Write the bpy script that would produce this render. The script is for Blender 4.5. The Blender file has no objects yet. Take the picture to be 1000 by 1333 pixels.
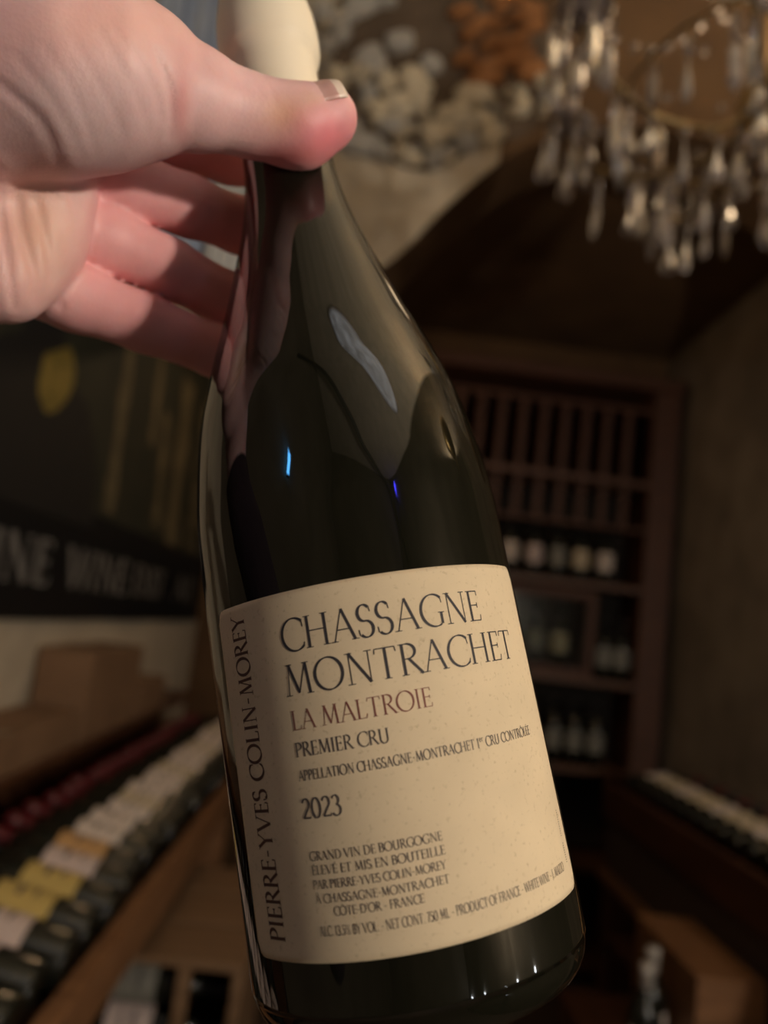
import bpy, bmesh, math, random
import numpy as np
from mathutils import Matrix, Vector
random.seed(7)
sc = bpy.context.scene
col = sc.collection

# ------------------------------------------------------------------ camera
EYE = Vector((0, 0, 1.45))
PITCH, ROLL, YAW = math.radians(8.3), math.radians(7.0), math.radians(1.3)
ROT = (Matrix.Rotation(-YAW, 3, 'Z') @ Matrix.Rotation(PITCH, 3, 'X')
       @ Matrix.Rotation(math.radians(90), 3, 'X') @ Matrix.Rotation(ROLL, 3, 'Z'))
cam_data = bpy.data.cameras.new('camera')
cam = bpy.data.objects.new('camera', cam_data)
col.objects.link(cam)
cam.matrix_world = Matrix.Translation(EYE) @ ROT.to_4x4()
cam_data.sensor_fit = 'VERTICAL'
cam_data.sensor_height = 36.0
cam_data.lens = 36.0 * 1000.0 / 1333.0
cam_data.clip_start = 0.01
cam_data.dof.use_dof = True
cam_data.dof.focus_distance = 0.186
cam_data.dof.aperture_fstop = 7.2
sc.camera = cam

# ------------------------------------------------------------------ world, exposure
w = bpy.data.worlds.new('world'); sc.world = w; w.use_nodes = True
bg = w.node_tree.nodes['Background']
bg.inputs[0].default_value = (0.9, 0.75, 0.6, 1); bg.inputs[1].default_value = 0.004
vs = sc.view_settings
vs.view_transform = 'Standard'; vs.look = 'None'; vs.gamma = 1.0; vs.use_curve_mapping = False
vs.exposure = 0.0
KEY_POS, KEY_POWER = (1.28, -0.77, 1.66), 97.0        # sconce behind the photographer
UP_POS, UP_POWER = (1.34, 0.55, 2.62), 48.0           # uplighter bowl washing the ceiling
CHAND_POWER = 0.25
WARM = (1.0, 0.88, 0.72)

# ------------------------------------------------------------------ frames used to set out the held things
def cam2w(x, y, z):                      # camera frame: x right, y down, z forward
    return EYE + ROT @ Vector((x, -y, -z))
BU = Vector((-0.17092529, -0.95811809, 0.22977003))      # bottle axis in the camera frame
BF = Vector((-0.00190494, 0.05027505, 0.20822484))       # a point of that axis
BASE = -0.070                                            # the bottle's base along the axis

# ------------------------------------------------------------------ materials
MATS = {}
def mat(name, color, rough=0.6, metal=0.0, ior=1.5, noise=None, bump=None, stretch=(1, 1, 1), col2=None, **kw):
    if name in MATS: return MATS[name]
    m = bpy.data.materials.new(name); m.use_nodes = True
    nt = m.node_tree; p = nt.nodes['Principled BSDF']
    p.inputs['Base Color'].default_value = (*color, 1)
    p.inputs['Roughness'].default_value = rough
    p.inputs['Metallic'].default_value = metal
    p.inputs['IOR'].default_value = ior
    for k, v in kw.items():
        p.inputs[k.replace('_', ' ')].default_value = v
    if noise or bump:
        tc = nt.nodes.new('ShaderNodeTexCoord'); mp = nt.nodes.new('ShaderNodeMapping')
        mp.inputs['Scale'].default_value = stretch
        nt.links.new(tc.outputs['Object'], mp.inputs['Vector'])
        n = nt.nodes.new('ShaderNodeTexNoise'); n.inputs['Scale'].default_value = noise or 20
        n.inputs['Detail'].default_value = 6
        nt.links.new(mp.outputs[0], n.inputs['Vector'])
        if col2:
            r = nt.nodes.new('ShaderNodeValToRGB')
            r.color_ramp.elements[0].position = 0.35; r.color_ramp.elements[1].position = 0.68
            r.color_ramp.elements[0].color = (*color, 1); r.color_ramp.elements[1].color = (*col2, 1)
            nt.links.new(n.outputs['Fac'], r.inputs[0]); nt.links.new(r.outputs[0], p.inputs['Base Color'])
        if bump:
            b = nt.nodes.new('ShaderNodeBump'); b.inputs['Strength'].default_value = bump
            b.inputs['Distance'].default_value = 0.004
            nt.links.new(n.outputs['Fac'], b.inputs['Height']); nt.links.new(b.outputs[0], p.inputs['Normal'])
    MATS[name] = m
    return m
def emit(name, color, strength):
    m = bpy.data.materials.new(name); m.use_nodes = True
    p = m.node_tree.nodes['Principled BSDF']
    p.inputs['Base Color'].default_value = (*color, 1)
    p.inputs['Emission Color'].default_value = (*color, 1); p.inputs['Emission Strength'].default_value = strength
    return m
plaster = mat('plaster', (0.50, 0.43, 0.33), 0.9, noise=9, bump=0.6, col2=(0.62, 0.54, 0.42))
plaster_grey = mat('plaster_grey', (0.20, 0.165, 0.13), 0.9, noise=5, bump=0.7, col2=(0.32, 0.265, 0.21))
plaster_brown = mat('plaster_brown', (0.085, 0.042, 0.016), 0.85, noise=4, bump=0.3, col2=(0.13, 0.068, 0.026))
plaster_dark = mat('plaster_dark', (0.10, 0.08, 0.055), 0.85, noise=4, bump=0.3, col2=(0.17, 0.14, 0.10))
stone_floor = mat('stone_floor', (0.05, 0.03, 0.022), 0.6, noise=6, bump=0.4, col2=(0.1, 0.06, 0.04))
wood_dark = mat('wood_dark', (0.075, 0.028, 0.012), 0.5, noise=6, bump=0.2, stretch=(6, 1, 6), col2=(0.12, 0.048, 0.02))
wood_mid = mat('wood_mid', (0.17, 0.075, 0.03), 0.55, noise=5, bump=0.2, stretch=(1, 6, 6), col2=(0.26, 0.125, 0.055))
wood_red = mat('wood_red', (0.055, 0.017, 0.006), 0.6, noise=5, bump=0.2, stretch=(6, 1, 6), col2=(0.09, 0.03, 0.011))
wood_plank = mat('wood_plank', (0.16, 0.09, 0.045), 0.6, noise=4, bump=0.2, stretch=(1, 8, 8), col2=(0.24, 0.14, 0.075))
cardboard = mat('cardboard', (0.19, 0.105, 0.055), 0.85, noise=8, bump=0.1, col2=(0.24, 0.135, 0.072))
black_gap = mat('black_panel', (0.012, 0.008, 0.005), 0.9)
glass_dark = mat('dark_glass', (0.006, 0.006, 0.0035), 0.03, ior=1.56, Coat_Weight=0.12, Coat_Roughness=0.02)
glass_shelf = mat('bottle_glass', (0.010, 0.011, 0.008), 0.18, ior=1.5)
capsule_cream = mat('capsule_cream', (0.90, 0.79, 0.62), 0.42, noise=60, bump=0.06, Specular_IOR_Level=0.45)
brass = mat('brass', (0.42, 0.28, 0.11), 0.35, metal=0.85)
brass_old = mat('brass_old', (0.22, 0.15, 0.07), 0.4, metal=0.8)
crystal = mat('crystal', (0.40, 0.34, 0.32), 0.12, ior=1.5, Transmission_Weight=0.55)
crystal_clear = mat('crystal_clear', (0.74, 0.69, 0.68), 0.08, ior=1.5, Transmission_Weight=0.92)
ivory = mat('ivory', (0.6, 0.5, 0.42), 0.5, Transmission_Weight=0.2)
ink = mat('ink', (0.028, 0.024, 0.030), 0.7)
ink_soft = mat('ink_soft', (0.075, 0.060, 0.058), 0.7)
ink_red = mat('ink_red', (0.20, 0.062, 0.050), 0.7)
ink_brown = mat('ink_brown', (0.085, 0.034, 0.022), 0.7)
stone_cream = mat('stone_cream', (0.58, 0.50, 0.37), 0.85, noise=14, bump=0.8, col2=(0.82, 0.73, 0.56))
stone_grey = mat('stone_grey', (0.34, 0.33, 0.31), 0.85, noise=14, bump=0.8, col2=(0.60, 0.57, 0.53))
brick_m = mat('brick_orange', (0.30, 0.12, 0.04), 0.85, noise=12, bump=0.7, col2=(0.42, 0.19, 0.07))
mortar_dark = mat('mortar_dark', (0.085, 0.058, 0.038), 0.95, noise=10, bump=0.8, col2=(0.14, 0.10, 0.07))
banner_black = mat('banner_black', (0.006, 0.005, 0.005), 0.8)
banner_navy = mat('banner_green', (0.016, 0.018, 0.010), 0.8, noise=9, col2=(0.03, 0.028, 0.015))
banner_gold = mat('banner_gold', (0.085, 0.068, 0.036), 0.8, noise=14, col2=(0.19, 0.15, 0.08))
banner_yellow = mat('banner_yellow', (0.28, 0.20, 0.04), 0.8, noise=30, col2=(0.16, 0.12, 0.02))
banner_text = mat('banner_text', (0.19, 0.18, 0.175), 0.8)
cloth_blue = mat('cloth_blue', (0.36, 0.45, 0.63), 0.9, noise=10, bump=0.3, stretch=(3, 3, .6), col2=(0.58, 0.64, 0.74))
cloth_white = mat('cloth_white', (0.62, 0.62, 0.62), 0.9, noise=10, bump=0.3, stretch=(3, 3, .6), col2=(0.80, 0.80, 0.80))
sleeve_m = mat('sleeve_purple', (0.035, 0.018, 0.035), 0.9, noise=80, bump=0.4)
iron = mat('iron_black', (0.02, 0.02, 0.02), 0.5, metal=0.4)
def label_mat(name, c): return mat('paper_' + name, c, 0.75, noise=50, col2=tuple(min(1, v * 1.08) for v in c))
LAB = {'white': label_mat('white', (0.60, 0.51, 0.45)), 'pink': label_mat('pink', (0.55, 0.44, 0.41)),
       'yellow': label_mat('yellow', (0.48, 0.35, 0.11)), 'tan': label_mat('tan', (0.50, 0.29, 0.12)),
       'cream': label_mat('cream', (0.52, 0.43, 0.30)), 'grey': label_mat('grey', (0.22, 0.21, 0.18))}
CAPS = {'red': mat('capsule_red', (0.085, 0.005, 0.008), 0.4), 'black': mat('capsule_black', (0.012, 0.010, 0.010), 0.4),
        'navy': mat('capsule_navy', (0.02, 0.02, 0.035), 0.4), 'pale': mat('capsule_pale', (0.5, 0.45, 0.4), 0.4), 'gold': mat('capsule_gold', (0.3, 0.2, 0.07), 0.4)}

# label paper of the held bottle: warm laid paper with darker flecks
def paper_main():
    m = bpy.data.materials.new('label_paper'); m.use_nodes = True
    nt = m.node_tree; p = nt.nodes['Principled BSDF']; p.inputs['Roughness'].default_value = 0.8
    p.inputs['Specular IOR Level'].default_value = 0.2
    tc = nt.nodes.new('ShaderNodeTexCoord')
    n1 = nt.nodes.new('ShaderNodeTexNoise'); n1.inputs['Scale'].default_value = 900; n1.inputs['Detail'].default_value = 3
    n2 = nt.nodes.new('ShaderNodeTexNoise'); n2.inputs['Scale'].default_value = 60; n2.inputs['Detail'].default_value = 5
    r1 = nt.nodes.new('ShaderNodeValToRGB')
    r1.color_ramp.elements[0].position = 0.24; r1.color_ramp.elements[0].color = (0.56, 0.44, 0.29, 1)
    r1.color_ramp.elements[1].position = 0.40; r1.color_ramp.elements[1].color = (0.71, 0.575, 0.395, 1)
    r2 = nt.nodes.new('ShaderNodeValToRGB')
    r2.color_ramp.elements[0].position = 0.3; r2.color_ramp.elements[0].color = (0.90, 0.90, 0.90, 1)
    r2.color_ramp.elements[1].position = 0.7; r2.color_ramp.elements[1].color = (1, 1, 1, 1)
    mx = nt.nodes.new('ShaderNodeMix'); mx.data_type = 'RGBA'; mx.blend_type = 'MULTIPLY'; mx.inputs[0].default_value = 1
    for n in (n1, n2): nt.links.new(tc.outputs['Object'], n.inputs['Vector'])
    nt.links.new(n1.outputs['Fac'], r1.inputs[0]); nt.links.new(n2.outputs['Fac'], r2.inputs[0])
    nt.links.new(r1.outputs[0], mx.inputs[6]); nt.links.new(r2.outputs[0], mx.inputs[7])
    nt.links.new(mx.outputs[2], p.inputs['Base Color'])
    return m
def skin_mat():
    m = bpy.data.materials.new('skin'); m.use_nodes = True
    nt = m.node_tree; p = nt.nodes['Principled BSDF']
    p.inputs['Roughness'].default_value = 0.48; p.inputs['Specular IOR Level'].default_value = 0.4
    p.inputs['Subsurface Weight'].default_value = 0.25
    p.inputs['Subsurface Radius'].default_value = (1.0, 0.35, 0.2); p.inputs['Subsurface Scale'].default_value = 0.0035
    a = nt.nodes.new('ShaderNodeVertexColor'); a.layer_name = 'skin'
    tc = nt.nodes.new('ShaderNodeTexCoord')
    n = nt.nodes.new('ShaderNodeTexNoise'); n.inputs['Scale'].default_value = 260; n.inputs['Detail'].default_value = 5
    v = nt.nodes.new('ShaderNodeTexVoronoi'); v.inputs['Scale'].default_value = 900
    b = nt.nodes.new('ShaderNodeBump'); b.inputs['Strength'].default_value = 0.10; b.inputs['Distance'].default_value = 0.0006
    b2 = nt.nodes.new('ShaderNodeBump'); b2.inputs['Strength'].default_value = 0.12; b2.inputs['Distance'].default_value = 0.0003
    n2 = nt.nodes.new('ShaderNodeTexNoise'); n2.inputs['Scale'].default_value = 70; n2.inputs['Detail'].default_value = 4
    r2 = nt.nodes.new('ShaderNodeValToRGB')
    r2.color_ramp.elements[0].position = 0.3; r2.color_ramp.elements[0].color = (0.90, 0.84, 0.84, 1)
    r2.color_ramp.elements[1].position = 0.7; r2.color_ramp.elements[1].color = (1, 1, 1, 1)
    mx = nt.nodes.new('ShaderNodeMix'); mx.data_type = 'RGBA'; mx.blend_type = 'MULTIPLY'; mx.inputs[0].default_value = 1
    for q in (n, v, n2): nt.links.new(tc.outputs['Object'], q.inputs['Vector'])
    nt.links.new(n.outputs['Fac'], b.inputs['Height']); nt.links.new(v.outputs['Distance'], b2.inputs['Height'])
    nt.links.new(b.outputs[0], b2.inputs['Normal']); nt.links.new(b2.outputs[0], p.inputs['Normal'])
    nt.links.new(n2.outputs['Fac'], r2.inputs[0])
    nt.links.new(a.outputs['Color'], mx.inputs[6]); nt.links.new(r2.outputs[0], mx.inputs[7])
    nt.links.new(mx.outputs[2], p.inputs['Base Color'])
    return m

# ------------------------------------------------------------------ helpers
def tag(o, label=None, cat=None, group=None, kind=None):
    if label: o['label'] = label
    if cat: o['category'] = cat
    if group: o['group'] = group
    if kind: o['kind'] = kind
    return o
def empty(name, matrix=None, loc=None):
    o = bpy.data.objects.new(name, None); o.empty_display_size = 0.02; col.objects.link(o)
    if matrix is not None: o.matrix_world = matrix
    if loc is not None: o.location = loc
    return o
def link(name, me, parent=None, loc=None, rot=None, scale=None):
    o = bpy.data.objects.new(name, me); col.objects.link(o)
    if parent is not None: o.parent = parent
    if loc is not None: o.location = loc
    if rot is not None: o.rotation_euler = rot
    if scale is not None: o.scale = scale
    return o
def copy_tree(o, parent=None):
    c = o.copy(); col.objects.link(c); c.parent = parent
    for ch in list(o.children): copy_tree(ch, c)
    return c
def mesh(name, verts, faces, m, smooth=False):
    me = bpy.data.meshes.new(name); me.from_pydata([tuple(v) for v in verts], [], faces); me.update()
    if m: me.materials.append(m)
    if smooth:
        me.polygons.foreach_set('use_smooth', [True] * len(me.polygons))
    return me
def box_me(name, size, m, bevel=0.0, center=(0, 0, 0)):
    bm = bmesh.new(); bmesh.ops.create_cube(bm, size=1)
    for v in bm.verts: v.co = Vector((v.co.x * size[0] + center[0], v.co.y * size[1] + center[1], v.co.z * size[2] + center[2]))
    if bevel: bmesh.ops.bevel(bm, geom=list(bm.edges), offset=bevel, segments=1, affect='EDGES')
    me = bpy.data.meshes.new(name); bm.to_mesh(me); bm.free(); me.materials.append(m)
    return me
def box(name, lo, hi, m, parent=None, bevel=0.0, kind=None):
    c = [(a + b) / 2 for a, b in zip(lo, hi)]; s = [abs(b - a) for a, b in zip(lo, hi)]
    o = link(name, box_me(name, s, m, bevel), parent, c)
    if kind: o['kind'] = kind
    return o
def lathe(name, prof, m, seg=24, smooth=True, cap0=True, cap1=True):
    vs_, fs = [], []
    for r, z in prof:
        for k in range(seg):
            a = 2 * math.pi * k / seg; vs_.append((r * math.sin(a), -r * math.cos(a), z))
    n = len(prof)
    for i in range(n - 1):
        for k in range(seg):
            k2 = (k + 1) % seg
            fs.append((i * seg + k, i * seg + k2, (i + 1) * seg + k2, (i + 1) * seg + k))
    if cap0: fs.append(tuple(range(seg - 1, -1, -1)))
    if cap1: fs.append(tuple((n - 1) * seg + k for k in range(seg)))
    return mesh(name, vs_, fs, m, smooth)
def tube(name, pts, r, m, seg=8):
    vs_, fs = [], []; n = len(pts); P = [Vector(p) for p in pts]
    rr = r if isinstance(r, (list, tuple)) else [r] * n
    for i in range(n):
        t = (P[min(i + 1, n - 1)] - P[max(i - 1, 0)]).normalized()
        a = t.cross(Vector((0, 0, 1)));
        if a.length < 1e-3: a = t.cross(Vector((0, 1, 0)))
        a.normalize(); b = t.cross(a)
        for k in range(seg):
            q = 2 * math.pi * k / seg; vs_.append(P[i] + rr[i] * (math.cos(q) * a + math.sin(q) * b))
    for i in range(n - 1):
        for k in range(seg):
            k2 = (k + 1) % seg; fs.append((i * seg + k, i * seg + k2, (i + 1) * seg + k2, (i + 1) * seg + k))
    fs.append(tuple(range(seg - 1, -1, -1))); fs.append(tuple((n - 1) * seg + k for k in range(seg)))
    return mesh(name, vs_, fs, m, True)

# ------------------------------------------------------------------ the setting
XL, XR, YB, YF, ZC = -0.78, 1.52, 3.95, -2.6, 3.40
box('floor', (XL - .2, YF - .2, -.1), (XR + .2, YB + .2, 0), stone_floor, kind='structure')
box('wall_left', (XL - .15, .42, 0), (XL, YB, ZC), plaster, kind='structure')
box('wall_left_rear', (XL - .15, YF, 0), (XL, .42, ZC), plaster_dark, kind='structure')
box('wall_right', (XR, .9, 0), (XR + .15, YB, ZC), plaster_grey, kind='structure')
box('wall_right_rear', (XR, YF, 0), (XR + .15, .9, ZC), plaster_dark, kind='structure')
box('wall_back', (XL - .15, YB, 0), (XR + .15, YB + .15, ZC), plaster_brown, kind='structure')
box('wall_rear', (XL - .15, YF - .15, 0), (XR + .15, YF, ZC), plaster_dark, kind='structure')
box('ceiling', (XL - .15, YF - .15, ZC), (XR + .15, 2.0, ZC + .12), plaster, kind='structure')
AY0, AY1 = 2.0, 2.28
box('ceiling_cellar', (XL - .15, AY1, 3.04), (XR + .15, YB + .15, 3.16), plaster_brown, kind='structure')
# plaster bulkhead with an arched opening into the back of the cellar
ctrl = [(XL, 2.20), (-.45, 2.22), (-.22, 2.28), (-.02, 2.44), (.13, 2.64), (.31, 2.83), (.52, 2.93), (.75, 2.95),
        (1.0, 2.90), (1.25, 2.76), (1.42, 2.58), (XR, 2.45)]
def catmull(c, n=6):
    out = []
    for i in range(len(c) - 1):
        p0, p1, p2, p3 = c[max(i - 1, 0)], c[i], c[i + 1], c[min(i + 2, len(c) - 1)]
        for k in range(n):
            t = k / n
            out.append(tuple(0.5 * (2 * b + (c_ - a) * t + (2 * a - 5 * b + 4 * c_ - d) * t * t + (3 * b - a - 3 * c_ + d) * t ** 3)
                             for a, b, c_, d in zip(p0, p1, p2, p3)))
    out.append(c[-1]); return out
arc = catmull(ctrl)
va, fa = [], []
for (x, z) in arc: va += [(x, AY0, z), (x, AY0, ZC), (x, AY1, z), (x, AY1, ZC)]
for i in range(len(arc) - 1):
    a, b = 4 * i, 4 * i + 4
    fa += [(a, b, b + 1, a + 1), (a + 2, a + 3, b + 3, b + 2), (a, a + 2, b + 2, b)]
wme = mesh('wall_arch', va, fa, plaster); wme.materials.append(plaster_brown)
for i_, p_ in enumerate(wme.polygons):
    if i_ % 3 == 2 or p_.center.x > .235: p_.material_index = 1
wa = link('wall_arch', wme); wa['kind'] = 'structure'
# bare masonry above the arch: plaster fallen away, stones and bricks standing proud
bed = []
for k in range(40):
    a = 2 * math.pi * k / 40; rr = 1 + .10 * math.sin(3 * a + 1) + .06 * math.sin(7 * a)
    bed.append((0.045 + .36 * rr * math.cos(a), 3.05 + .30 * rr * math.sin(a)))
bed = [(x, min(z, 3.38)) for x, z in bed]
def arcz(x):
    for (x0, z0), (x1, z1) in zip(arc, arc[1:]):
        if x0 <= x <= x1: return z0 + (z1 - z0) * (x - x0) / max(1e-6, x1 - x0)
    return 2.2
bed = [(x, max(z, arcz(x) + .02)) for x, z in bed]
n = len(bed)
bv = [(x, AY0 - .006, z) for x, z in bed] + [(x, AY0 + .002, z) for x, z in bed]
bf = [tuple(range(n - 1, -1, -1))] + [(i, (i + 1) % n, n + (i + 1) % n, n + i) for i in range(n)]
link('mortar_bed', mesh('mortar_bed', bv, bf, mortar_dark), wa)
def rock_me(name, m, seed, sx=1, sy=1, sz=1):
    rnd = random.Random(seed); bm = bmesh.new(); bmesh.ops.create_icosphere(bm, subdivisions=2, radius=1)
    for v in bm.verts:
        c = v.co; q = max(abs(c.x), abs(c.y), abs(c.z)); c = c / (q ** .6)
        v.co = Vector((c.x * sx, c.y * sy, c.z * sz)) * (1 + rnd.uniform(-.17, .17))
    me = bpy.data.meshes.new(name); bm.to_mesh(me); bm.free(); me.materials.append(m); return me
rocks_c = [rock_me('stone', stone_cream, s) for s in range(3)]
rocks_g = [rock_me('stone', stone_grey, s + 5) for s in range(3)]
brk = [rock_me('brick', brick_m, s + 9) for s in range(2)]
rnd = random.Random(3)
def at_wall(px, py):                     # point of the arch wall seen at a picture position
    d = ROT @ Vector(((px - 500) / 1000, -(py - 666.5) / 1000, -1)); s = (AY0 - EYE.y) / d.y
    return EYE + d * s
stones = [ # picture x, y, half width px, half height px, tilt, cream?
 (470, 12, 22, 14, .5, 0), (440, 40, 12, 20, .6, 0), (425, 62, 12, 12, .4, 0), (500, 4, 14, 10, 0, 0), (482, 84, 17, 18, .6, 0),
 (438, 105, 13, 14, .2, 1), (455, 25, 10, 10, .2, 0), (503, 110, 12, 14, .5, 1), (540, 112, 16, 22, .7, 1), (518, 140, 18, 16, .6, 1),
 (492, 150, 12, 16, .5, 1), (512, 168, 17, 11, .1, 0), (545, 138, 12, 12, .3, 1), (568, 178, 20, 16, .6, 1), (588, 155, 22, 13, .5, 1),
 (615, 128, 22, 16, .3, 1), (600, 172, 14, 10, .5, 1), (640, 180, 12, 18, -.5, 1), (625, 160, 14, 11, .2, 1), (606, 190, 12, 10, .2, 0),
 (572, 208, 20, 10, .5, 0), (530, 205, 20, 9, -.25, 1), (496, 202, 12, 10, -.3, 0), (470, 190, 24, 14, .1, 0), (678, 138, 10, 14, .5, 1),
 (455, 170, 14, 10, .2, 0), (480, 125, 10, 12, .4, 0), (560, 90, 14, 12, .3, 0), (520, 60, 16, 12, .3, 0), (420, 20, 12, 14, .2, 0)]
for i, (px, py, hw, hh, tl, cr) in enumerate(stones):
    p = at_wall(px, py); k = 2.0 / 1000 * 1.22
    o = link('stone', (rocks_c if cr else rocks_g)[i % 3], wa, (p.x, AY0 - .008, max(p.z, arcz(p.x) + hh * k * .6)), (0, -tl + .12, 0), (hw * k, .022 + .012 * rnd.random(), hh * k))
ring_ = catmull([(425, 10), (435, 60), (455, 110), (495, 150), (545, 178), (600, 175), (655, 150), (690, 130)], 8)
for i in range(58):                      # small broken pieces wedged between the larger stones
    q = rnd.choice(ring_); px, py = q[0] + rnd.gauss(0, 17), q[1] + rnd.gauss(0, 15)
    p = at_wall(px, py); k = 2.0 / 1000
    link('stone', (rocks_c if rnd.random() < .6 else rocks_g)[i % 3], wa, (p.x, AY0 - .01, max(p.z, arcz(p.x) + .03)), (0, -.55 + rnd.gauss(0, .25), 0), (rnd.uniform(6, 11) * k, .02 + .015 * rnd.random(), rnd.uniform(3.5, 6) * k))
for i in range(16):
    px, py = rnd.uniform(590, 705), rnd.uniform(15, 115); p = at_wall(px, py); k = 2.0 / 1000
    link('brick', brk[i % 2], wa, (p.x, AY0 - .01, p.z), (0, -.45 + rnd.gauss(0, .1), 0), (rnd.uniform(9, 16) * k, .02 + .012 * rnd.random(), rnd.uniform(3.5, 5) * k))
for i, (px, py, hw, hh, tl) in enumerate([(622, 40, 24, 9, .75), (640, 62, 20, 8, .6), (668, 58, 26, 8, .55), (690, 40, 20, 8, .4), (652, 88, 40, 9, .5), (602, 82, 18, 8, .65),
        (690, 96, 22, 18, .1), (630, 108, 30, 9, .45), (660, 5, 30, 7, .2), (672, 75, 26, 8, .5), (690, 20, 20, 7, .4), (600, 20, 20, 8, .5)]):
    p = at_wall(px, py); k = 2.0 / 1000 * 1.05
    link('brick', brk[i % 2], wa, (p.x, AY0 - .008, p.z), (0, -tl + .12, 0), (hw * k, .024 + .01 * rnd.random(), hh * k))

# ------------------------------------------------------------------ stroke alphabet (roman capitals drawn with a broad pen)
def arcp(cx, cy, rx, ry, a0, a1, n=18):
    return [(cx + rx * math.cos(math.radians(a0 + (a1 - a0) * i / n)), cy + ry * math.sin(math.radians(a0 + (a1 - a0) * i / n))) for i in range(n + 1)]
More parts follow.
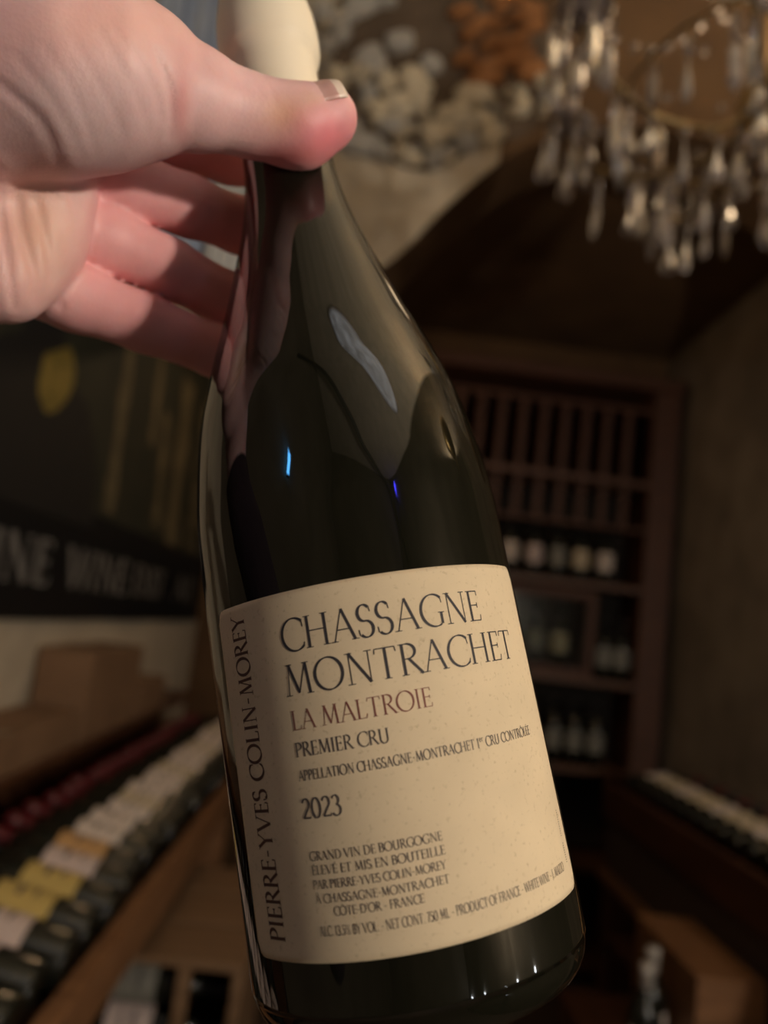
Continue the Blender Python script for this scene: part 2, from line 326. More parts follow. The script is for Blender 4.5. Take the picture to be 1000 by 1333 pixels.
# each glyph: (advance, [strokes]); stroke = (points, weight or None for the pen, serif at start, serif at end)
TK, TN = .105, .042
def L(x0, y0, x1, y1, wt=TK, s0=0, s1=0): return ([(x0, y0), (x1, y1)], wt, s0, s1)
G = {
 'A': (.80, [L(.08, 0, .40, 1, TN, 1, 0), L(.40, 1, .74, 0, TK, 0, 1), L(.20, .36, .61, .36, TN)]),
 'B': (.66, [L(.16, 0, .16, 1, TK, 1, 1), (arcp(.30, .76, .24, .23, 90, -90), None, 0, 0), (arcp(.30, .27, .30, .26, 90, -90), None, 0, 0), L(.1, .99, .32, .99, TN), L(.16, .52, .32, .52, TN), L(.1, .015, .32, .015, TN)]),
 'C': (.84, [(arcp(.54, .5, .45, .51, 48, 312, 26), None, 0, 0), L(.83, .90, .85, .70, TN), L(.83, .10, .86, .22, TN)]),
 'D': (.86, [L(.16, 0, .16, 1, TK, 1, 1), (arcp(.32, .5, .47, .49, 90, -90, 22), None, 0, 0), L(.1, .985, .34, .985, TN), L(.1, .015, .34, .015, TN)]),
 'E': (.60, [L(.16, 0, .16, 1, TK, 1, 1), L(.16, .98, .52, .98, TN), L(.52, .99, .53, .83, TN), L(.16, .52, .47, .52, TN), L(.47, .60, .47, .43, TN), L(.16, .02, .54, .02, TN), L(.54, .01, .57, .2, TN)]),
 'F': (.57, [L(.16, 0, .16, 1, TK, 1, 1), L(.16, .98, .52, .98, TN), L(.52, .99, .53, .83, TN), L(.16, .52, .45, .52, TN), L(.45, .60, .45, .43, TN)]),
 'G': (.90, [(arcp(.54, .5, .45, .51, 48, 300, 26), None, 0, 0), L(.83, .90, .85, .72, TN), L(.79, .06, .79, .42, TK, 0, 1)]),
 'H': (.88, [L(.16, 0, .16, 1, TK, 1, 1), L(.73, 0, .73, 1, TK, 1, 1), L(.16, .52, .73, .52, TN)]),
 'I': (.32, [L(.16, 0, .16, 1, TK, 1, 1)]),
 'J': (.40, [L(.24, .1, .24, 1, TK, 0, 1), (arcp(.08, .05, .16, .24, 20, -70, 8), None, 0, 0)]),
 'L': (.60, [L(.16, 0, .16, 1, TK, 1, 1), L(.16, .02, .54, .02, TN), L(.54, .01, .58, .22, TN)]),
 'M': (1.02, [L(.14, 0, .22, 1, TN, 1, 1), L(.22, 1, .51, .06, TK), L(.51, .06, .80, 1, TN), L(.80, 1, .88, 0, TK, 1, 1)]),
 'N': (.90, [L(.16, 0, .16, 1, TN, 1, 1), L(.16, 1, .76, 0, TK), L(.76, 0, .76, 1, TN, 0, 1)]),
 'O': (.98, [(arcp(.49, .5, .44, .51, 0, 360, 36), None, 0, 0)]),
 'P': (.62, [L(.16, 0, .16, 1, TK, 1, 1), (arcp(.28, .74, .29, .25, 90, -90), None, 0, 0), L(.1, .985, .30, .985, TN), L(.16, .49, .30, .49, TN)]),
 'R': (.74, [L(.16, 0, .16, 1, TK, 1, 1), (arcp(.28, .75, .27, .24, 90, -90), None, 0, 0), L(.1, .985, .30, .985, TN), L(.16, .51, .30, .51, TN), L(.33, .51, .72, -.01, TK, 0, 1)]),
 'S': (.58, [(arcp(.28, .75, .20, .255, 40, 260, 16) + arcp(.29, .25, .225, .255, 80, -140, 16), None, 0, 0), L(.45, .93, .47, .77, TN), L(.08, .07, .06, .25, TN)]),
 'T': (.72, [L(.36, 0, .36, 1, TK, 1, 0), L(.05, .98, .67, .98, TN), L(.05, .99, .03, .82, TN), L(.67, .99, .69, .82, TN)]),
 'U': (.86, [([(.16, 1), (.16, .3)] + arcp(.43, .28, .27, .30, 180, 360, 16) + [(.70, .3), (.70, 1)], None, 1, 1)]),
 'V': (.80, [L(.06, 1, .40, 0, TK, 1, 0), L(.40, 0, .74, 1, TN, 0, 1)]),
 'W': (1.12, [L(.05, 1, .32, 0, TK, 1, 0), L(.32, 0, .57, 1, TN), L(.57, 1, .82, 0, TK), L(.82, 0, 1.07, 1, TN, 0, 1)]),
 'X': (.80, [L(.08, 1, .72, 0, TK, 1, 1), L(.08, 0, .70, 1, TN, 1, 1)]),
 'Y': (.74, [L(.05, 1, .37, .48, TK, 1, 0), L(.69, 1, .37, .48, TN, 1, 0), L(.37, 0, .37, .48, TK, 1, 0)]),
 'Z': (.70, [L(.08, .98, .62, .98, TN), L(.62, .98, .08, .02, TK), L(.08, .02, .64, .02, TN), L(.08, .99, .07, .83, TN), L(.64, .01, .66, .18, TN)]),
 '0': (.62, [(arcp(.31, .5, .25, .5, 0, 360, 30), None, 0, 0)]),
 '1': (.42, [L(.22, 0, .22, 1, TK, 1, 0), L(.22, .98, .08, .86, TN)]),
 '2': (.58, [(arcp(.28, .73, .21, .27, 165, -35, 14) + [(.08, .05)], None, 0, 0), L(.06, .04, .52, .04, .07), L(.52, .03, .54, .17, TN)]),
 '3': (.56, [(arcp(.25, .77, .19, .23, 160, -80, 14), None, 0, 0), (arcp(.25, .27, .25, .28, 85, -150, 16), None, 0, 0)]),
 '5': (.56, [L(.14, .97, .46, .97, .07), L(.14, .98, .12, .55, TN), (arcp(.24, .30, .25, .30, 115, -150, 16), None, 0, 0)]),
 '7': (.54, [L(.06, .96, .50, .96, .07), L(.50, .96, .18, 0, TK)]),
 '-': (.42, [L(.07, .42, .35, .42, .06)]),
 '.': (.26, [L(.08, .05, .18, .05, .1)]), ',': (.26, [L(.14, .08, .08, -.12, .07)]),
 "'": (.22, [L(.12, 1, .09, .76, .07)]),
 '%': (.86, [(arcp(.22, .76, .14, .22, 0, 360, 16), .05, 0, 0), (arcp(.64, .24, .14, .22, 0, 360, 16), .05, 0, 0), L(.2, 0, .66, 1, TN)]),
 'e': (.36, [(arcp(.18, .78, .13, .17, 10, 320, 14), .055, 0, 0), L(.06, .80, .31, .80, .04)]),
 'r': (.28, [L(.09, .6, .09, .97, .06), (arcp(.19, .83, .10, .13, 170, 40, 8), .05, 0, 0)]),
 ' ': (.30, []), 'i': (.12, [L(.06, 0, .06, 1, .06)])}
def accent(base, strokes): g = G[base]; return (g[0], g[1] + strokes)
G['É'] = accent('E', [L(.28, 1.06, .42, 1.22, .06)]); G['À'] = accent('A', [L(.46, 1.06, .32, 1.22, .06)])
G['Ô'] = accent('O', [L(.36, 1.08, .49, 1.22, .05), L(.49, 1.22, .62, 1.08, .05)])
def pen_width(dx, dy, wt):
    if wt is not None: return wt
    a = math.atan2(dy, dx) - math.radians(12)
    return TN + (TK * 1.08 - TN) * abs(math.sin(a))
def text_polys(s, track=.02, bold=1.0):
    """flat quads of a line of text: list of polygons in em units, and the line's length"""
    out = []; x = 0
    for ch in s:
        adv, strokes = G[ch]
        for pts, wt, s0, s1 in strokes:
            npt = len(pts); Ls, Rs = [], []
            for i in range(npt):
                a = pts[max(i - 1, 0)]; b = pts[min(i + 1, npt - 1)]
                dx, dy = b[0] - a[0], b[1] - a[1]; q = math.hypot(dx, dy) or 1
                h = pen_width(dx, dy, wt) / 2 * bold; nx, ny = -dy / q, dx / q
                Ls.append((x + pts[i][0] + nx * h, pts[i][1] + ny * h)); Rs.append((x + pts[i][0] - nx * h, pts[i][1] - ny * h))
            for i in range(npt - 1): out.append([Ls[i], Rs[i], Rs[i + 1], Ls[i + 1]])
            for flag, p in ((s0, pts[0]), (s1, pts[-1])):
                if flag:
                    t = .016 * bold; sw = .115
                    y = min(max(p[1], t), 1 - t) if -.05 <= p[1] <= 1.05 else p[1]
                    out.append([(x + p[0] - sw, y + t), (x + p[0] - sw, y - t), (x + p[0] + sw, y - t), (x + p[0] + sw, y + t)])
        x += adv + track
    return out, x - track
def cyl_text(name, s, th0, th1, z0, z1, r, m, parent, vertical=False, bold=1.0, track=.02):
    """lettering on the cylinder; th in degrees, z from the base; vertical text reads upwards"""
    polys, Wd = text_polys(s, track, bold); vv, ff = [], []
    for p in polys:
        xs = [q[0] for q in p]; ys = [q[1] for q in p]; nsub = max(1, int(math.ceil((max(ys) - min(ys)) * abs(th1 - th0) / 1.5))) if vertical else max(1, int(math.ceil((max(xs) - min(xs)) / Wd * abs(th1 - th0) / 2)))
        def put(q):
            if vertical:
                th = th0 + (th1 - th0) * q[1]; z = z0 + (z1 - z0) * q[0] / Wd
            else:
                th = th0 + (th1 - th0) * q[0] / Wd; z = z0 + (z1 - z0) * q[1]
            t = math.radians(th); return (r * math.sin(t), -r * math.cos(t), z)
        if nsub == 1 or len(p) != 4:
            b = len(vv); vv += [put(q) for q in p]; ff.append(tuple(range(b, b + len(p))))
        else:
            for k in range(nsub):
                def lerp(a, c, t): return (a[0] + (c[0] - a[0]) * t, a[1] + (c[1] - a[1]) * t)
                ii = 1 if vertical else 0; horiz = abs(p[3][ii] - p[0][ii]) > abs(p[1][ii] - p[0][ii])
                if horiz: q4 = [lerp(p[0], p[3], k / nsub), lerp(p[1], p[2], k / nsub), lerp(p[1], p[2], (k + 1) / nsub), lerp(p[0], p[3], (k + 1) / nsub)]
                else: q4 = [lerp(p[0], p[1], k / nsub), lerp(p[0], p[1], (k + 1) / nsub), lerp(p[3], p[2], (k + 1) / nsub), lerp(p[3], p[2], k / nsub)]
                b = len(vv); vv += [put(q) for q in q4]; ff.append((b, b + 1, b + 2, b + 3))
    return link(name, mesh(name, vv, ff, m), parent)

# ------------------------------------------------------------------ the held bottle
e1 = -BF.normalized(); e2 = BU.cross(e1)
def c2w_dir(v): return ROT @ Vector((v.x, -v.y, -v.z))
bx, by, bz = c2w_dir(e2), c2w_dir(-e1), c2w_dir(BU)
p0 = BF + BU * BASE
bm4 = Matrix.Translation(cam2w(*p0)) @ Matrix((bx, by, bz)).transposed().to_4x4()
bottle = tag(empty('wine_bottle', bm4), 'dark wine bottle with large cream label, held by its neck in a hand', 'wine bottle')
RB = 0.042
prof = [(0.0, .006), (.020, .005), (.032, .0008), (.0365, .0), (.0390, .0012), (.0408, .0040), (.0417, .0080), (RB, .013), (RB, .060), (RB, .110), (.0418, .122),
        (.0408, .132), (.0394, .142), (.0375, .152), (.0351, .1605), (.0322, .1695), (.0292, .178), (.0262, .187), (.0233, .196), (.0206, .205),
        (.0182, .2135), (.0163, .222), (.0150, .231), (.0143, .240), (.0139, .252), (.0137, .270), (.0137, .285), (.0150, .287), (.0150, .296), (.0140, .300), (.0, .300)]
def smooth_profile(pr, n=4):
    return catmull(pr, n)
link('glass_body', lathe('glass_body', [(max(r, 0.0001), z) for r, z in smooth_profile(prof)], glass_dark, 96, True, False, False), bottle)
cp = [(.01435, .243), (.01445, .250), (.0143, .262), (.0143, .270), (.0145, .274), (.0155, .2768), (.0164, .2790), (.0168, .283), (.0168, .288), (.0163, .2935), (.0153, .299), (.0143, .3035), (.0128, .3062), (.008, .3072), (.0001, .3075)]
link('capsule', lathe('capsule', smooth_profile(cp, 4), capsule_cream, 64, True, False, False), bottle)
# label: a sheet with rounded corners bent round the glass
TH0, TH1, ZL0, ZL1, RL = -57.0, 69.0, .070 - .0510, .070 + .0268, RB + .00025
lv, lf = [], []; NTH, NZ = 84, 60; cr = .0032
for i in range(NTH + 1):
    s = (TH1 - TH0) * i / NTH * math.pi / 180 * RB; S = (TH1 - TH0) * math.pi / 180 * RB
    q = min(s, S - s); ins = cr - math.sqrt(max(0, cr * cr - (cr - q) ** 2)) if q < cr else 0
    for j in range(NZ + 1):
        t = math.radians(TH0 + (TH1 - TH0) * i / NTH); z = ZL0 + ins + (ZL1 - ZL0 - 2 * ins) * j / NZ
        lv.append((RL * math.sin(t), -RL * math.cos(t), z))
for i in range(NTH):
    for j in range(NZ):
        a = i * (NZ + 1) + j; lf.append((a, a + NZ + 1, a + NZ + 2, a + 1))
label = link('label', mesh('label', lv, lf, paper_main(), True), bottle)
sm = label.modifiers.new('t', 'SOLIDIFY'); sm.thickness = .00022; sm.offset = -1
RT = RL + .00006
Z = lambda t: .070 + t / 1000.0
cyl_text('lettering', 'CHASSAGNE', -27.5, 40.6, Z(13.2), Z(20.4), RT, ink, label, bold=.90)
cyl_text('lettering', 'MONTRACHET', -28.2, 54.2, Z(3.5), Z(10.4), RT, ink, label, bold=.90)
cyl_text('lettering', 'LA MALTROIE', -27.6, 16.4, Z(-3.9), Z(.3), RT, ink_red, label, bold=.95)
cyl_text('lettering', 'PREMIER CRU', -27.7, 1.8, Z(-9.6), Z(-6.6), RT, ink_soft, label, bold=1.25)
cyl_text('lettering', 'APPELLATION CHASSAGNE-MONTRACHET 1er CRU CONTRÔLÉE', -27.8, 54.6, Z(-14.6), Z(-12.5), RT, ink_soft, label, bold=1.4)
cyl_text('lettering', '2023', -28.2, -15.4, Z(-22.5), Z(-18.4), RT, ink_soft, label, bold=1.2)
for s, a, b, z0, z1 in [('GRAND VIN DE BOURGOGNE', -27.9, 11.9, -31.0, -29.2), ('ÉLEVÉ ET MIS EN BOUTEILLE', -27.8, 12.1, -33.8, -32.0),
                        ('PAR PIERRE-YVES COLIN-MOREY', -28, 11.6, -36.6, -34.9), ('À CHASSAGNE-MONTRACHET', -27.9, 11.8, -39.4, -37.7),
                        ("CÔTE-D'OR - FRANCE", -22.4, 3.8, -42.0, -40.3),
                        ('ALC. 13.5% BY VOL. - NET CONT. 750 ML - PRODUCT OF FRANCE - WHITE WINE - J. MAZZO', -27.9, 58.9, -45.8, -43.9)]:
    cyl_text('lettering', s, a, b, Z(z0), Z(z1), RT, ink_soft, label, bold=1.25)
cyl_text('lettering', 'PIERRE-YVES COLIN-MOREY', -41.4, -48.4, Z(-47.2), Z(24.2), RT, ink_brown, label, True, bold=1.45, track=.05)
cyl_text('lettering', 'iiiiiiiii iiiiiiiiiiii', 63.8, 62.9, Z(-45), Z(-33), RT, ink_soft, label, True, bold=.8)

# ------------------------------------------------------------------ the hand (one continuous skin from a distance field)
def PX(px, py, d): return np.array([(px - 500) / 1000 * d, (py - 666.5) / 1000 * d, d])
def build_hand():
    h = .00125
    lo = np.array([-.235, -.165, .135]); hi = np.array([.004, .030, .300])
    nx, ny, nz = ((hi - lo) / h).astype(int)
    gx, gy, gz = np.meshgrid(*[(lo[i] + h * np.arange(k)).astype(np.float32) for i, k in enumerate((nx, ny, nz))], indexing='ij')
    def cone(a, ra, b, rb):
        ba = b - a; L2 = float(ba @ ba)
        px, py, pz = gx - a[0], gy - a[1], gz - a[2]
        t = np.clip((px * ba[0] + py * ba[1] + pz * ba[2]) / L2, 0, 1)
        return np.sqrt((px - t * ba[0]) ** 2 + (py - t * ba[1]) ** 2 + (pz - t * ba[2]) ** 2) - (ra + (rb - ra) * t)
    def smin(a, b, k):
        q = np.clip(.5 + .5 * (b - a) / k, 0, 1); return b + (a - b) * q - k * q * (1 - q)
    def chain(pts, k=.004):
        d = None
        for (a, b) in zip(pts, pts[1:]):
            c = cone(PX(*a[:3]), a[3] / 1000, PX(*b[:3]), b[3] / 1000)
            d = c if d is None else smin(d, c, k)
        return d
    wrist = (-330, 260, .205, 27)
    palm = None
    for pts in ([wrist, (-60, 170, .222, 20), (95, 175, .238, 12)], [wrist, (-60, 250, .222, 19), (62, 245, .229, 14)],
                [wrist, (-80, 310, .222, 18), (52, 315, .228, 13.2)], [wrist, (-100, 345, .218, 19), (8, 362, .222, 13)]):
        c = chain(pts); palm = c if palm is None else smin(palm, c, .009)
    palm = smin(palm, chain([wrist, (-480, 420, .185, 26), (-560, 560, .165, 28)]), .01)
    th = chain([(-200, 150, .205, 26), (10, 96, .204, 25), (95, 97, .203, 24.0), (160, 104, .206, 20.3), (198, 111, .209, 16.3)], .006)
    tb = chain([(205, 117, .210, 14.0), (250, 128, .2135, 12.9), (325, 151, .221, 10.2), (388, 166, .2262, 11.0), (425, 154, .2278, 9.2)], .005)
    th = smin(th, tb, .0016)
    d = smin(palm, th, .006)
    fingers = [
        [(110, 165, .246, 11.0), (215, 178, .262, 10.0), (300, 203, .276, 9.4), (345, 214, .281, 8.6)],
        [(60, 228, .240, 12.0), (165, 240, .248, 11.0), (245, 268, .257, 9.7), (312, 294, .267, 9.2), (380, 310, .276, 8.6), (410, 312, .274, 7.5)],
        [(45, 300, .240, 12.0), (135, 310, .246, 10.7), (220, 350, .254, 9.5), (300, 392, .263, 9.0), (370, 420, .274, 8.4), (420, 425, .272, 7.5)],
        [(10, 350, .236, 12.0), (100, 388, .243, 10.4), (190, 421, .249, 9.2), (285, 459, .257, 8.4), (340, 480, .266, 7.8), (380, 488, .269, 7)]]
    allf = None
    for f in fingers:
        c = chain(f, .003); allf = c if allf is None else smin(allf, c, .0012)
    d = smin(d, allf, .0022)
    # naive surface nets
    neg = d < 0
    s = sum(neg[i:nx - 1 + i, j:ny - 1 + j, k:nz - 1 + k].astype(np.int8) for i in (0, 1) for j in (0, 1) for k in (0, 1))
    cells = np.argwhere((s > 0) & (s < 8))
    idx = -np.ones((nx - 1, ny - 1, nz - 1), np.int64); idx[tuple(cells.T)] = np.arange(len(cells))
    acc = np.zeros((len(cells), 3)); cnt = np.zeros(len(cells))
    corners = [(i, j, k) for i in (0, 1) for j in (0, 1) for k in (0, 1)]
    for a in corners:
        for ax in range(3):
            if a[ax]: continue
            b = list(a); b[ax] = 1
            da = d[tuple((cells + a).T)]; db = d[tuple((cells + b).T)]
            m = (da < 0) != (db < 0); t = np.where(m, da / np.where(m, da - db, 1), 0)
            p = np.array(a, float) + np.eye(3)[ax] * t[:, None]
            acc[m] += p[m]; cnt[m] += 1
    V = lo + h * (cells + acc / cnt[:, None])
    F_ = []
    for ax in range(3):
        u_, v_ = (ax + 1) % 3, (ax + 2) % 3
        A = neg[:-1, :, :] if ax == 0 else neg[:, :-1, :] if ax == 1 else neg[:, :, :-1]
        B = neg[1:, :, :] if ax == 0 else neg[:, 1:, :] if ax == 1 else neg[:, :, 1:]
        e = np.argwhere(A != B); e = e[(e[:, u_] > 0) & (e[:, v_] > 0) & (e[:, u_] < [nx, ny, nz][u_] - 1) & (e[:, v_] < [nx, ny, nz][v_] - 1)]
        eu, ev = np.eye(3, dtype=int)[u_], np.eye(3, dtype=int)[v_]
        q = np.stack([idx[tuple((e - eu - ev).T)], idx[tuple((e - ev).T)], idx[tuple(e.T)], idx[tuple((e - eu).T)]], 1)
        fl = A[tuple(e.T)]; q[~fl] = q[~fl][:, ::-1]
        F_.append(q)
    F_ = np.concatenate(F_); F_ = F_[(F_ >= 0).all(1)]
    return V, F_
V, Fc = build_hand()
# normals, then creases pressed into the skin
def vnormals(V, Fc):
    a = V[Fc[:, 2]] - V[Fc[:, 0]]; b = V[Fc[:, 3]] - V[Fc[:, 1]]; n = np.cross(a, b); N = np.zeros_like(V)
    for k in range(4): np.add.at(N, Fc[:, k], n)
    return N / (np.linalg.norm(N, axis=1)[:, None] + 1e-12)
N = vnormals(V, Fc)
px = 500 + 1000 * V[:, 0] / V[:, 2]; py = 666.5 + 1000 * V[:, 1] / V[:, 2]
front = np.clip(-N[:, 2] * 2.0, 0, 1)
def seg_dist(line):
    P = catmull(line, 8) if len(line) > 2 else line
    best = np.full(len(V), 1e9)
    for (x0, y0), (x1, y1) in zip(P, P[1:]):
        dx, dy = x1 - x0, y1 - y0; t = np.clip(((px - x0) * dx + (py - y0) * dy) / (dx * dx + dy * dy + 1e-9), 0, 1)
        best = np.minimum(best, np.hypot(px - x0 - t * dx, py - y0 - t * dy))
    return best
creases = [ # polyline (picture set-out), depth mm, width px
 ([(-40, 80), (0, 110), (50, 155), (72, 200), (78, 240)], .76, 7), ([(-30, 200), (0, 222), (30, 242)], 1.2, 6),
 ([(20, 70), (70, 130), (100, 190), (112, 240)], .6, 5), ([(60, 60), (100, 130), (122, 190), (130, 235)], .55, 5),
 ([(95, 50), (130, 110), (158, 170), (172, 215)], .5, 5), ([(130, 40), (165, 100), (190, 160), (196, 205)], .4, 5),
 ([(-20, 40), (40, 100), (85, 170), (95, 238)], .35, 4), ([(150, 40), (180, 78), (203, 120), (212, 160)], .45, 4), ([(168, 40), (196, 75), (214, 108)], .35, 3.5),
 ([(182, 45), (210, 80), (226, 115)], .3, 3.5), ([(196, 60), (218, 105), (224, 150), (220, 192)], 1.0, 5), ([(244, 100), (252, 140), (250, 190)], .25, 4),
 ([(340, 95), (352, 115), (360, 135)], .35, 4), ([(330, 100), (340, 125)], .2, 3),
 ([(80, 212), (92, 250), (110, 300), (112, 340)], .8, 6), ([(18, 228), (26, 290), (42, 350), (52, 410)], 1.2, 6), ([(48, 262), (62, 320), (70, 370), (80, 400)], .85, 5),
 ([(0, 280), (10, 340), (18, 400)], .9, 5), ([(55, 225), (100, 300)], .3, 5), ([(120, 275), (118, 320), (108, 345)], .8, 5), ([(75, 345), (98, 372), (60, 392)], .3, 4)]
disp = np.zeros(len(V))
for line, dep, wd in creases:
    q = seg_dist(line); dep = dep if dep > .75 else dep * .6
    disp -= dep / 1000 * np.exp(-(q / wd) ** 2) - .35 * dep / 1000 * np.exp(-((q - 1.9 * wd) / (wd * 1.1)) ** 2)
zmask = np.where((py > 238) | (px > 232), (V[:, 2] < .262), (V[:, 2] < .232))
V = V + N * (.5 * disp * front * zmask)[:, None]
ub, fb = np.array(BU), np.array(BF); rel = V - fb; tt = rel @ ub; radv = rel - tt[:, None] * ub; rl = np.linalg.norm(radv, axis=1)
zz_ = tt - BASE; pz = np.array([p[1] for p in prof[3:-3]]); pr_ = np.array([p[0] for p in prof[3:-3]])
Rg = np.interp(zz_, pz, pr_) + .0003 + np.where(zz_ > .242, .0009, 0); Rg = np.where(zz_ > .274, .0172, Rg)
inn = (zz_ > 0) & (zz_ < .31) & (rl < Rg); V[inn] += radv[inn] / rl[inn][:, None] * (Rg - rl)[inn][:, None]
print('pressed', int(inn.sum()), float((Rg - rl)[inn].max()) if inn.any() else 0)
# skin tones
def lin(c): return np.array([((v / 255) / 12.92 if v / 255 <= .04045 else ((v / 255 + .055) / 1.055) ** 2.4) for v in c])
def blob(cx, cy, rx, ry): return np.exp(-(((px - cx) / rx) ** 2 + ((py - cy) / ry) ** 2))[:, None]
C = np.tile(lin((234, 190, 190)), (len(V), 1))
def paint(c, wgt): 
    global C
    C = C * (1 - np.clip(wgt, 0, 1)) + lin(c) * np.clip(wgt, 0, 1)
paint((222, 195, 197), .9 * blob(95, 150, 120, 85)); paint((230, 178, 164), .6 * blob(150, 30, 120, 45))
isf = (np.clip((V[:, 2] - .222) / .014, 0, 1) * np.clip((px - 10) / 110, 0, 1))[:, None]
paint((234, 170, 172), .85 * isf)
paint((218, 172, 146), .7 * blob(50, 300, 50, 85) * np.clip((.238 - V[:, 2]) / .012, 0, 1)[:, None])
tipm = (V[:, 2] < .245)[:, None]
paint((222, 176, 146), .9 * blob(372, 150, 30, 26) * tipm); paint((226, 130, 140), .95 * blob(425, 178, 52, 44) * tipm); paint((214, 112, 112), .7 * blob(375, 205, 50, 16) * tipm)
paint((224, 182, 160), .6 * blob(405, 128, 18, 10) * tipm); paint((205, 120, 118), .5 * blob(236, 140, 12, 60) * tipm)
org = cam2w(*V.mean(0))
W = np.array([cam2w(*v) for v in V]) - np.array(org)
hm = bpy.data.meshes.new('hand'); hm.from_pydata(W.tolist(), [], Fc.tolist()); hm.update()
hm.polygons.foreach_set('use_smooth', [True] * len(hm.polygons)); hm.materials.append(skin_mat())
ca = hm.color_attributes.new('skin', 'FLOAT_COLOR', 'POINT')
ca.data.foreach_set('color', np.concatenate([C, np.ones((len(V), 1))], 1).ravel())
hand = link('person', hm, None, org)
tag(hand, 'bare left hand gripping the bottle neck, thumb across the front and fingers behind', 'person')
# thumb nail: a bent plate on the upper side of the thumb tip
ta, tb_ = PX(388, 166, .2262), PX(425, 154, .2278); ax = (tb_ - ta) / np.linalg.norm(tb_ - ta)
upv = np.array([0, -.72, -.69]); upv -= ax * (upv @ ax); upv /= np.linalg.norm(upv); sd = np.cross(ax, upv)
nv, nf = [], []; NA, NP = 14, 10
for i in range(NA + 1):
    s = -.0020 + .0130 * i / NA
    for j in range(NP + 1):
        ph = math.radians(-46 + 92 * j / NP)
        ww = 1.0 if i > 3 else .72 + .28 * (i / 4) ** .5
        r = .0110 - .0018 * np.clip((s + .0040) / .0090, 0, 1) + .0006 - .0006 * max(0., (s + .004 - .0092) / .004) ** 2
        c = ta + ax * (s + .0040); nv.append(np.array(cam2w(*(c + r * (math.cos(ph * ww) * upv + math.sin(ph * ww) * sd)))) - np.array(org))
for i in range(NA):
    for j in range(NP):
        a = i * (NP + 1) + j; nf.append((a, a + 1, a + NP + 2, a + NP + 1))
nail_m = mat('nail', (0.62, 0.33, 0.29), 0.3, Subsurface_Weight=.1); tip_m = mat('nail_tip', (0.78, 0.62, 0.52), 0.35)
nm = mesh('thumb_nail', nv, nf, nail_m, True); nm.materials.append(tip_m)
for i, p in enumerate(nm.polygons): p.material_index = 1 if i // NP >= 11 else 0
nail = link('thumb_nail', nm, hand); s_ = nail.modifiers.new('t', 'SOLIDIFY'); s_.thickness = .0004; s_.offset = 0
# cuff of the sleeve round the forearm, out to the elbow
sp = [PX(-470, 405, .187), PX(-540, 530, .168), np.array([-.19, .02, .11]), np.array([-.22, .09, .04]), np.array([-.24, .14, -.05])]
link('sleeve', tube('sleeve', [cam2w(*q) - org for q in sp], [.032, .036, .042, .047, .052], sleeve_m, 20), hand)

# ------------------------------------------------------------------ background bottles
def make_bottle(lab, cap, seg=20):
    root = empty('cellar_bottle')
    pr = [(.0375, 0), (.0395, .004), (.0395, .16), (.037, .178), (.030, .197), (.020, .214), (.0152, .228), (.0148, .262)]
    link('glass_body', lathe('glass_body', pr, glass_shelf, seg), root)
    link('capsule', lathe('capsule', [(.0156, .232), (.0152, .26), (.0165, .2605), (.0165, .285), (.015, .287)], CAPS[cap], seg), root)
    v_, f_ = [], []; r = .0399
    for i in range(15):
        t = math.radians(-78 + 156 * i / 14)
        for z in (.062, .150): v_.append((r * math.sin(t), -r * math.cos(t), z))
    for i in range(14): f_.append((2 * i, 2 * i + 2, 2 * i + 3, 2 * i + 1))
    lb = link('paper_label', mesh('paper_label', v_, f_, LAB[lab], True), root)
    v2, f2 = [], []
    for (za, zb, ta_, tb2) in ((.112, .120, -28, 28), (.090, .095, -20, 22)):     # dark print lines
        for i in range(7):
            t = math.radians(ta_ + (tb2 - ta_) * i / 6)
            for z in (za, zb): v2.append((.0402 * math.sin(t), -.0402 * math.cos(t), z))
        b = len(v2) - 14
        for i in range(6): f2.append((b + 2 * i, b + 2 * i + 2, b + 2 * i + 3, b + 2 * i + 1))
    link('print', mesh('print', v2, f2, ink_soft), lb)
    return root
PROTO = {}
def bottle_at(lab, cap, M4, label, group):
    k = (lab, cap)
    if k not in PROTO: o = PROTO[k] = make_bottle(lab, cap)
    else: o = copy_tree(PROTO[k])
    o.matrix_world = M4; tag(o, label, 'wine bottle', group); return o
def lying(base, axis, up):
    z = Vector(axis).normalized(); y = -(Vector(up) - z * Vector(up).dot(z)).normalized(); x = y.cross(z)
    return Matrix.Translation(base) @ Matrix((x, y, z)).transposed().to_4x4()

# left display bin
lb_ = tag(empty('display_bin', loc=(XL + .005, 0, 0)), 'long wooden wine bin along the cream wall beneath the black banner', 'wine bin')
def lbox(n_, lo, hi, m, par=lb_, bv=.003):
    return box(n_, (lo[0] - XL - .005, lo[1], lo[2]), (hi[0] - XL - .005, hi[1], hi[2]), m, par, bv)
BY0, BY1 = .30, 3.4
lbox('tray_board', (XL + .005, BY0, .885), (-.315, BY1, .905), wood_dark)
lbox('front_rail', (-.315, BY0, .865), (-.285, BY1, .945), wood_mid)
lbox('back_rail', (XL + .005, BY0, .905), (XL + .025, BY1, 1.05), wood_dark)
for y in (BY0 + .03, 2.30, BY1 - .03): lbox('leg', (-.345, y - .03, 0), (-.285, y + .03, .885), wood_mid)
lbox('back_board', (XL + .005, BY0, .05), (XL + .025, BY1, .885), black_gap)
nb = int((3.3 - .42) / .0885); seq = {'y': 0, 'n': 0, 'w': 0}
ORD = ['first', 'second', 'third', 'fourth', 'fifth', 'sixth', 'seventh', 'eighth', 'ninth', 'tenth', 'eleventh', 'twelfth', 'thirteenth', 'fourteenth', 'fifteenth',
       'sixteenth', 'seventeenth', 'eighteenth', 'nineteenth', 'twentieth', 'twenty-first', 'twenty-second', 'twenty-third', 'twenty-fourth', 'twenty-fifth', 'twenty-sixth']
